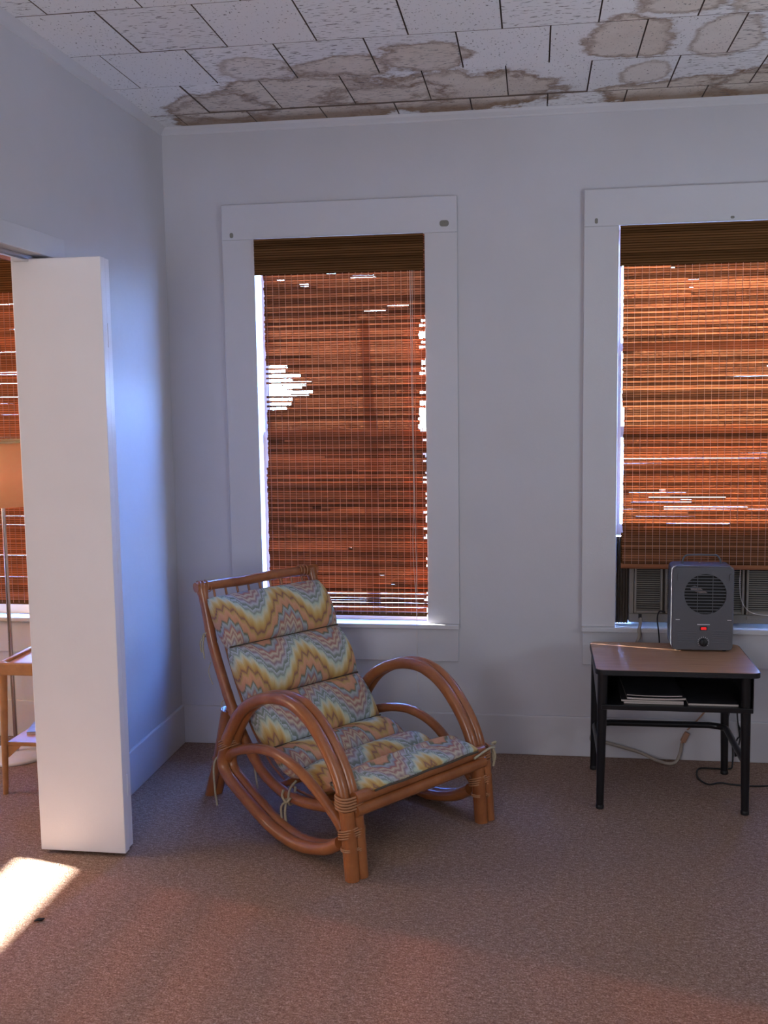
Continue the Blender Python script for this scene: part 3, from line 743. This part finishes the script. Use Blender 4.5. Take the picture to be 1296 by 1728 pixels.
tie([[(-.42, .115, .20), (-.42, .085, .178), (-.40, .060, .150), (-.41, .075, .122), (-.415, .100, .132), (-.42, .110, .18)], [(-.41, .060, .150), (-.415, .055, .10), (-.405, .052, .045)], [(-.40, .060, .145), (-.43, .050, .118), (-.425, .048, .06)], [(-.44, .07, .172), (-.43, .055, .155), (-.40, .050, .142), (-.385, .06, .160)]])
tie([[(.03, .60, .270), (.035, .68, .290), (.03, .715, .283), (.01, .733, .280), (-.005, .738, .276)], [(.0, .735, .280), (.012, .742, .245), (.006, .738, .200)], [(.005, .735, .278), (-.006, .750, .24), (.0, .748, .215)], [(.0, .738, .286), (.012, .745, .294), (.004, .75, .283)]])
tie([[(-.90, .105, .70), (-.905, .060, .690), (-.93, .070, .672), (-.915, .11, .675)], [(-.905, .058, .685), (-.91, .052, .64), (-.905, .055, .59)], [(-.905, .058, .685), (-.92, .048, .65), (-.915, .050, .615)]], .0035)
tie([[(-.80, .10, .44), (-.80, .06, .435), (-.79, .055, .40)], [(-.87, .06, .58), (-.872, .050, .54), (-.85, .054, .495)]], .002)
tie([[(-.735, .03, .26), (-.742, -.024, .23), (-.744, -.026, .13), (-.74, -.02, .055)], [(-.66, .10, .24), (-.65, .10, .17), (-.625, .09, .12)]], .004)

# ------------------------------------------------------------------ school desk
DX0, DX1, DYb, DYf, DZt = 1.8817, 2.4915, -.1644, -.6334, .5627
desk = tag(empty('school_desk', ((DX0+DX1)/2, (DYb+DYf)/2, 0)), 'small school desk with wood-look top and black metal legs', 'desk')
def dpart(nm, mat, f):
    b = MB(); f(b); return rel(b, desk).build(nm, M[mat], desk)
top = dpart('desktop', 'blackmatte', lambda b: b.prism(rrect(DX0, DX1, DYf, DYb, .032, 7), DZt-.020, DZt-.0012, 'xy'))
b = MB(); b.prism(rrect(DX0+.003, DX1-.003, DYf+.003, DYb-.003, .030, 7), DZt-.004, DZt, 'xy'); rel(b, desk).build('laminate_sheet', M['laminate'], top)
fx0, fx1, fyf, fyb = 1.9036, 2.4489, -.5949, -.1329-.03
for (x, y, sgn) in ((fx0, fyf, 1), (fx1, fyf, -1), (fx1, fyb, -1), (fx0, fyb, 1)):
    def leg(b):
        pts = [(x+.012*-sgn*(-1)*(k/8)*.6, y, .008+(DZt-.028)*k/8) for k in range(9)]
        b.tube(pts, .0145, 14, rf=lambda t: 1.0+.42*t)
    l = dpart('leg', 'black', leg)
    b = MB(); b.lathe([(.0150, 0), (.0158, .004), (.0155, .014), (.0140, .016)], x, y, 16); rel(b, desk).build('glide', M['blackmatte'], l)
bx0, bx1, by0, by1, bz0, bz1 = 1.905, 2.468, -.612, -.20, .410, DZt-.022
def tray(b):
    b.box(bx0, bx1, by0, by1, bz0+.008, bz0+.011); b.box(bx0, bx0+.003, by0, by1, bz0, bz1); b.box(bx1-.003, bx1, by0, by1, bz0, bz1); b.box(bx0, bx1, by1-.003, by1, bz0, bz1)
dpart('book_box', 'black', tray)
dpart('front_lip', 'black', lambda b: b.box(bx0, bx1, by0-.004, by0+.004, bz0-.008, bz0+.012, .003))
for (xa, xb) in ((fx0-.012, fx0-.009), (fx1+.009, fx1+.012)):
    dpart('side_gusset', 'black', lambda b: b.prism([(fyf+.005, DZt-.022), (fyb-.01, DZt-.022), (fyb-.01, .50), (fyf+.005, .40)], xa, xb, 'yz'))
def brace(b):
    pts = [(fx0+.002, fyf, .200), (fx0+.003, -.40, .203), (fx0+.003, -.23, .207)]
    for k in range(1, 7):
        a = PI/2*k/7; pts.append((fx0+.003+.05*(1-math.cos(a)), -.22+.05*math.sin(a), .208))
    pts += [(fx0+.07, -.168, .210), (fx1-.07, -.168, .212)]
    for k in range(6, 0, -1):
        a = PI/2*k/7; pts.append((fx1-.003-.05*(1-math.cos(a)), -.22+.05*math.sin(a), .210))
    pts += [(fx1-.003, -.23, .208), (fx1-.003, -.40, .203), (fx1-.002, fyf, .200)]
    b.tube(pts, .0135, 12)
dpart('foot_brace', 'black', brace)

def magazine(x0, x1, y0, y1, z0, th, rz, label, cover='coverdark', curl=0.0, group='magazines in the desk'):
    o = empty('magazine', ((x0+x1)/2, (y0+y1)/2, z0), rz); tag(o, label, 'magazine', group)
    w_, d_ = (x1-x0)/2, (y1-y0)/2
    def sheet(za, zb, g, nm, mat):
        b = MB(); n = 10; vv = []; ff = []
        for k in range(n+1):
            x = -w_+g+(2*w_-2*g)*k/n; c = curl*(abs(x/w_)**3)
            vv += [(x, -d_+g, za+c), (x, d_-g, za+c), (x, -d_+g, zb+c), (x, d_-g, zb+c)]
        for k in range(n):
            a = 4*k; ff += [(a, a+1, a+5, a+4), (a+2, a+6, a+7, a+3), (a, a+4, a+6, a+2), (a+1, a+3, a+7, a+5)]
        ff += [(0, 2, 3, 1), (4*n, 4*n+1, 4*n+3, 4*n+2)]
        b.add(vv, ff); b.build(nm, M[mat], o)
    sheet(.0003, th-.0010, .001, 'pages', 'paper'); sheet(th-.0008, th, 0, 'cover', cover)
    return o
zb = bz0+.0115
magazine(1.990, 2.215, -.590, -.31, zb, .0085, .01, 'bottom magazine of the pile inside the desk')
magazine(1.984, 2.218, -.594, -.31, zb+.009, .0075, -.02, 'pale-edged magazine lying second in the desk pile')
magazine(2.000, 2.222, -.592, -.30, zb+.017, .0075, .015, 'curled magazine third up in the desk pile', curl=.003)
magazine(2.004, 2.212, -.586, -.30, zb+.0285, .0045, -.01, 'thin dark magazine on top of the desk pile', curl=.003)
magazine(2.232, 2.418, -.592, -.33, zb, .0085, .0, 'dark notebook with white pages beside the magazine pile', group=None)

# ------------------------------------------------------------------ fan heater on the desk
hx0, hx1, hz0, hz1, hy0, hy1 = 2.203, 2.4455, DZt+.006, .9125, -.312, -.165
heater = tag(empty('fan_heater', ((hx0+hx1)/2, (hy0+hy1)/2, DZt)), 'grey metal fan heater with round grille standing on the desk', 'heater')
def hpart(nm, mat, f, par=None):
    b = MB(); f(b); return rel(b, heater).build(nm, M[mat], par or heater)
def shell(b):
    o = rrect(hx0, hx1, hz0, hz1, .020, 6); n = len(o)
    ys = [(hy0+.012, 0), (hy1-.01, 0), (hy1, -.008)]
    cx_, cz_ = (hx0+hx1)/2, (hz0+hz1)/2; vv = []
    for y, g in ys:
        for p in o:
            vv.append((p[0]+math.copysign(-g if g else 0, 0) + (g*(1 if p[0] > cx_ else -1) if g else 0), y, p[1]+(g*(1 if p[1] > cz_ else -1) if g else 0)))
    ff = [(i*n+k, i*n+(k+1) % n, (i+1)*n+(k+1) % n, (i+1)*n+k) for i in range(2) for k in range(n)]
    b.add(vv, ff, True); b.add(vv[2*n:], [tuple(range(n))])
body = hpart('casing', 'heater', shell)
gcx, gcz, gr = 2.333, .8005, .0825
def plate(b):
    N = 72; cx_, cz_ = gcx, gcz
    outl = rrect(hx0+.004, hx1-.004, hz0+.003, hz1-.004, .017, 8)
    def hit(a):                            # outline point in direction a from the grille centre
        d = (math.cos(a), math.sin(a)); best = 9
        for k in range(len(outl)):
            p, q = outl[k], outl[(k+1) % len(outl)]; ex, ez = q[0]-p[0], q[1]-p[1]; den = d[0]*ez-d[1]*ex
            if abs(den) < 1e-12: continue
            t = ((p[0]-cx_)*ez-(p[1]-cz_)*ex)/den; u = ((p[0]-cx_)*d[1]-(p[1]-cz_)*d[0])/den
            if t > 0 and -1e-6 <= u <= 1+1e-6: best = min(best, t)
        return (cx_+d[0]*best, cz_+d[1]*best)
    angs = sorted([2*PI*k/N for k in range(N)]+[math.atan2(p[1]-cz_, p[0]-cx_) % (2*PI) for p in outl]); n = len(angs)
    A = [(cx_+gr*math.cos(a), hy0+.012, cz_+gr*math.sin(a)) for a in angs]; B_ = [(cx_+gr*math.cos(a), hy0, cz_+gr*math.sin(a)) for a in angs]
    C = [(hit(a)[0], hy0, hit(a)[1]) for a in angs]; D = []
    for a in angs:
        h = hit(a); D.append((h[0]+(.004 if h[0] > cx_ else -.004), hy0+.012, h[1]+(.004 if h[1] > (hz0+hz1)/2 else -.003)))
    ff = []
    for r_ in range(3):
        for k in range(n): ff.append((r_*n+k, r_*n+(k+1) % n, (r_+1)*n+(k+1) % n, (r_+1)*n+k))
    b.add(A+B_+C+D, ff)
hpart('front_plate', 'heater', plate)
for k in range(-6, 7):
    dz = k*.0128
    if abs(dz) > gr-.004: continue
    hw = math.sqrt(gr*gr-dz*dz)+.002
    hpart('grille_bar', 'heater', lambda b: b.box(gcx-hw, gcx+hw, hy0+.001, hy0+.006, gcz+dz-.0019, gcz+dz+.0019, .001))
for k in (-4, 3):
    hpart('grille_rib', 'heater', lambda b: b.box(gcx+k*.0-.0012+(.03 if k > 0 else -.03), gcx+.0012+(.03 if k > 0 else -.03), hy0+.006, hy0+.009, gcz-.077, gcz+.077))
hpart('inner_duct', 'dark', lambda b: b.lathe([(gr+.004, .012), (gr+.004, .085), (.001, .09)], gcx, gcz, 36, 'y', hy0))
def elem(b):
    for rr in (.030, .050, .068):
        b.tube([(gcx+rr*math.cos(2*PI*k/40), hy0+.035+.004*math.sin(k*2.1), gcz+rr*math.sin(2*PI*k/40)) for k in range(40)], .003, 6, closed=True)
hpart('heating_coil', 'dark', elem)
def refl(b):
    pts = [(gcx-.058, gcz+.028), (gcx-.040, gcz+.032), (gcx-.022, gcz+.026), (gcx-.006, gcz+.014), (gcx+.010, gcz+.004), (gcx-.012, gcz-.002), (gcx-.036, gcz+.008), (gcx-.056, gcz+.015)]
    b.prism(pts, hy0+.010, hy0+.016)
hpart('reflector', 'steel', refl)
hpart('switch_frame', 'blackmatte', lambda b: b.box(2.3135, 2.3425, hy0-.0025, hy0+.002, .6525, .6680, .001))
hpart('rocker_switch', 'red', lambda b: b.box(2.3175, 2.3385, hy0-.006, hy0, .6550, .6655, .0015))
hpart('name_strip', 'tick', lambda b: b.box(2.303, 2.352, hy0-.0012, hy0+.001, .6745, .6775))
def dial(b):
    b.lathe([(.0165, 0), (.0160, -.012), (.0135, -.015), (.0001, -.0152)], 2.3285, .6035, 28, 'y', hy0)
    b.box(2.3265, 2.3305, hy0-.0185, hy0-.012, .5905, .6165, .001)
knob = hpart('thermostat_knob', 'blackmatte', dial)
def ticks(b):
    for k in range(13):
        a = math.radians(-40+260*k/12); c_, s_ = math.cos(a), math.sin(a); q = (2.3285, .6035)
        p = [(q[0]+c_*.0185-s_*.0009, q[1]+s_*.0185+c_*.0009), (q[0]+c_*.0230-s_*.0009, q[1]+s_*.0230+c_*.0009), (q[0]+c_*.0230+s_*.0009, q[1]+s_*.0230-c_*.0009), (q[0]+c_*.0185+s_*.0009, q[1]+s_*.0185-c_*.0009)]
        b.prism(p, hy0-.0008, hy0+.001)
hpart('dial_ticks', 'tick', ticks)
for k in range(6):
    for (xa, xb) in ((hx0+.024, 2.300), (2.360, hx1-.022)):
        zz = .600+k*.0095
        hpart('press_rib', 'heater', lambda b: b.box(xa, xb, hy0-.0014, hy0+.001, zz, zz+.0042, .0012))
for x in (2.232, 2.434):
    hpart('grille_clip', 'tick' if False else 'heater', lambda b: b.prism(rrect(x-.008, x+.008, .855, .886, .006, 4), hy0-.006, hy0+.001))
    hpart('screw_slot', 'tick', lambda b: b.box(x-.010-.004, x+.002, hy0-.001, hy0+.001, .694, .6965))
hpart('handle', 'heater', lambda b: b.tube(crom([(2.252, -.225, hz1-.004), (2.255, -.225, hz1+.018), (2.268, -.225, hz1+.034), (2.295, -.225, hz1+.036), (2.36, -.225, hz1+.036), (2.388, -.225, hz1+.034), (2.402, -.225, hz1+.018), (2.406, -.225, hz1-.004)], 5), .0038, 8))
hpart('top_lip', 'heater', lambda b: b.box(hx0+.016, hx1-.016, hy0+.006, hy0+.018, hz1-.002, hz1+.003, .001))
hpart('top_screw', 'steel', lambda b: b.lathe([(.005, hz1-.001), (.005, hz1+.002), (.001, hz1+.0025)], 2.325, -.200, 12))
for x in (hx0+.03, hx1-.03):
    for y in (hy0+.03, hy1-.03): hpart('foot', 'blackmatte', lambda b: b.lathe([(.009, DZt+.0003), (.010, DZt+.008)], x, y, 12))

# ------------------------------------------------------------------ window air conditioner
ac = tag(empty('window_air_conditioner', (2.378, .10, ZO0)), 'beige window air conditioner with louvred vents under the raised blind', 'air conditioner')
def apart(nm, mat, f, par=None):
    b = MB(); f(b); return rel(b, ac).build(nm, M[mat], par or ac)
fy = .024
apart('cabinet', 'acdark', lambda b: b.box(2.062, 2.70, fy+.03, .52, ZO0+.012, .975, .004))
def grille(x0, x1, z0, z1, n, nm):
    fr_ = apart(nm, 'acplastic', lambda b: [b.box(x0-.010, x0, fy-.004, fy+.02, z0-.012, z1, .002), b.box(x1, x1+.010, fy-.004, fy+.02, z0-.012, z1, .002), b.box(x0, x1, fy-.004, fy+.02, z0-.012, z0, .002)])
    apart('vent_back', 'dark', lambda b: b.box(x0, x1, fy+.016, fy+.022, z0, z1), fr_)
    b = MB(); b.box(-(x1-x0)/2, (x1-x0)/2, -.0032, .0032, -.0012, .0012); lm = b.mesh('louver', M['acplastic'])
    for k in range(n):
        o = link('louver', lm, fr_, ((x0+x1)/2-ac.location.x, fy+.006-ac.location.y, z0+.004+(z1-z0)*k/n-ac.location.z)); o.rotation_euler = (.55, 0, 0)
grille(2.094, 2.196, .662, .93, 28, 'side_vent'); grille(2.226, 2.540, .662, .93, 28, 'centre_vent'); grille(2.568, 2.668, .662, .93, 28, 'side_vent')
apart('lower_fascia', 'acplastic', lambda b: [b.box(2.062, 2.70, fy, fy+.028, ZO0+.014, .648, .003), b.box(2.120, 2.200, fy-.002, fy+.002, .618, .638, .001), b.box(2.56, 2.69, fy-.002, fy+.002, .628, .642, .001)])
apart('left_stile', 'acplastic', lambda b: b.box(2.062, 2.082, fy-.002, fy+.028, .648, .975, .002))
for k in range(5):
    apart('filler_pleat', 'acdark', lambda b: b.prism([(2.003+.0118*k, .060), (2.003+.0118*(k+.5), .046), (2.003+.0118*(k+1), .060)], ZO0+.003, .985, 'xy'))
apart('cord_grommet', 'blackmatte', lambda b: b.box(2.103, 2.117, fy-.004, fy+.004, .626, .646, .002))
apart('drain_cord', 'cord', lambda b: b.tube(crom([(2.53, fy-.012, .86), (2.528, fy-.012, .79), (2.535, fy-.012, .72), (2.56, fy-.012, .675), (2.60, fy-.012, .655), (2.66, fy-.012, .650)], 6), .0018, 6))

# cables
def cable(label, pts, r, mat, extra=None, n=6):
    m = MB(); m.tube(crom(pts, n), r, 10); o = m.build('power_cable', M[mat]); tag(o, label, 'cable')
    if extra: extra(o)
    return o
def plug(o):
    b = MB(); b.box(-.011, .011, -.010, .010, -.024, .024, .004); b.tube([(0, 0, -.024), (0, 0, -.036)], .006, 8)
    me = b.mesh('plug', M['plugc']); p = link('plug', me, o, (2.303, -.036, .112)); p.rotation_euler = (0, .45, 0)
cable('thick beige air conditioner cable sagging behind the desk to its plug', [(2.11, fy-.018, .628), (2.106, -.03, .610), (2.098, -.056, .590), (2.092, -.058, .54), (2.00, -.040, .36), (1.93, -.030, .17), (1.90, -.030, .085), (1.955, -.030, .076), (2.03, -.032, .058), (2.112, -.036, .036), (2.175, -.060, .014), (2.225, -.085, .008), (2.262, -.070, .012), (2.282, -.045, .045), (2.290, -.038, .085)], .0072, 'cable', plug)
cable('thin brown wire rising from the tan plug behind the desk', [(2.312, -.036, .145), (2.345, -.026, .175), (2.40, -.024, .245), (2.44, -.024, .32), (2.45, -.024, .42)], .0035, 'plugc')
cable('thin black cord looping over the carpet under the desk', [(2.95, -.22, .004), (2.75, -.26, .004), (2.60, -.296, .004), (2.52, -.306, .004), (2.455, -.296, .004), (2.41, -.283, .004), (2.365, -.306, .004), (2.338, -.270, .004), (2.330, -.205, .004), (2.352, -.122, .004), (2.41, -.115, .004), (2.475, -.112, .004), (2.492, -.106, .02), (2.498, -.060, .10), (2.478, -.040, .175), (2.492, -.030, .25), (2.490, -.024, .33)], .0035, 'blackmatte')
cable('tangle of thin dark wire hanging beside the desk back leg', [(2.52, -.022, .27), (2.525, -.022, .20), (2.53, -.022, .165), (2.535, -.022, .12), (2.525, -.022, .105), (2.518, -.022, .06), (2.522, -.024, .03), (2.535, -.022, .09), (2.540, -.022, .14), (2.53, -.021, .17)], .0030, 'blackmatte')
cable('black heater cord drooping from the heater over the desk edge', [(2.190, -.19, .700), (2.172, -.155, .695), (2.168, -.120, .655), (2.178, -.100, .58), (2.185, -.085, .50), (2.20, -.06, .40)], .0030, 'blackmatte')

# ------------------------------------------------------------------ next room: lamp and table
lx, ly = -.703, -.270
lamp = tag(empty('floor_lamp', (lx, ly, 0)), 'chrome floor lamp with tan shade and white round base', 'lamp')
def lpart(nm, mat, f, par=None):
    b = MB(); f(b); return rel(b, lamp).build(nm, M[mat], par or lamp)
lpart('base', 'white', lambda b: b.lathe([(.150, 0.001), (.152, .006), (.148, .014), (.06, .020), (.016, .024), (.0, .024)], lx, ly, 48))
lpart('pole', 'chrome', lambda b: b.tube([(lx, ly, .020), (lx, ly, .6), (lx, ly, 1.2), (lx, ly, 1.40)], .0095, 14))
lpart('collar', 'chrome', lambda b: b.lathe([(.012, .022), (.013, .03), (.011, .06), (.0096, .065)], lx, ly, 18))
sh = lpart('shade', 'shade', lambda b: b.add([(lx+r_*math.cos(2*PI*k/48), ly+r_*math.sin(2*PI*k/48), z) for r_, z in ((.195, 1.160), (.165, 1.440), (.163, 1.440), (.193, 1.160)) for k in range(48)],
    [(i*48+k, i*48+(k+1) % 48, ((i+1) % 4)*48+(k+1) % 48, ((i+1) % 4)*48+k) for i in range(4) for k in range(48)], True))
lpart('rim_lacing', 'stitch', lambda b: b.tube([(lx+.166*math.cos(2*PI*k/96), ly+.166*math.sin(2*PI*k/96), 1.440+.0012*(k % 2)) for k in range(96)], .006, 8, closed=True, rf=None), sh)
def spider(b):
    for k in range(3):
        a = 2*PI*k/3+.4; b.tube([(lx, ly, 1.395), (lx+.164*math.cos(a), ly+.164*math.sin(a), 1.436)], .002, 6)
lpart('spider', 'chrome', spider, sh)

tx0, tx1, ty0, ty1, tz = -.522, -.150, -.722, -.300, .556
tab = tag(empty('end_table', ((tx0+tx1)/2, (ty0+ty1)/2, 0)), 'oak end table with pink laminate top and lower shelf', 'table')
def tpart(nm, mat, f, par=None):
    b = MB(); f(b); return rel(b, tab).build(nm, M[mat], par or tab)
tt = tpart('table_top', 'pinklam', lambda b: b.box(tx0+.02, tx1-.02, ty0+.02, ty1-.02, tz-.028, tz-.010))
for bb in ((tx0, tx1, ty0, ty0+.024), (tx0, tx1, ty1-.024, ty1), (tx0, tx0+.024, ty0+.024, ty1-.024), (tx1-.024, tx1, ty0+.024, ty1-.024)):
    tpart('rim', 'oak', lambda b: b.box(*bb, tz-.052, tz, .005), tt)
for (x, y) in ((tx0+.018, ty0+.018), (tx1-.018, ty0+.018), (tx0+.018, ty1-.018), (tx1-.018, ty1-.018)):
    sx_ = -1 if x < (tx0+tx1)/2 else 1; sy_ = -1 if y < (ty0+ty1)/2 else 1
    tpart('leg', 'oak', lambda b: b.tube([(x+sx_*.012*(1-k/6), y+sy_*.008*(1-k/6), (tz-.05)*k/6) for k in range(7)], .013, 14, rf=lambda t: .85+.45*t))
shf = tpart('lower_shelf', 'pinklam', lambda b: b.box(tx0+.02, tx1-.02, ty0+.02, ty1-.02, .207, .219, .002))
tpart('shelf_edge', 'oak', lambda b: b.box(tx0+.014, tx1-.014, ty0+.012, ty0+.022, .205, .221, .002), shf)
for x0_, sg in ((tx0+.026, 1), (tx1-.026, -1)):
    tpart('shelf_bracket', 'oak', lambda b: b.prism([(x0_, .205), (x0_+sg*.055, .205), (x0_, .155)], ty0+.010, ty0+.026))
mg = empty('leaflet', (-.42, -.50, .2195), .25); tag(mg, 'glossy leaflet on the lower shelf of the oak table', 'leaflet')
b = MB(); b.box(-.07, .07, -.10, .10, 0, .012, .002); b.build('pages', M['paper'], mg)
b = MB(); b.box(-.071, .071, -.101, .101, .0122, .0135); b.build('cover', M['leaflet'], mg)

# a scrap of lint lying in the sun patch
m = MB(); m.tube(crom([(.112, -1.700, .004), (.122, -1.692, .006), (.130, -1.688, .005), (.137, -1.678, .004)], 5), .004, 8, rf=lambda t: .4+1.0*math.sin(PI*min(1, max(0, t))))
tag(m.build('carpet_scrap', M['blackmatte']), 'tiny dark scrap lying in the bright sun patch', 'debris')
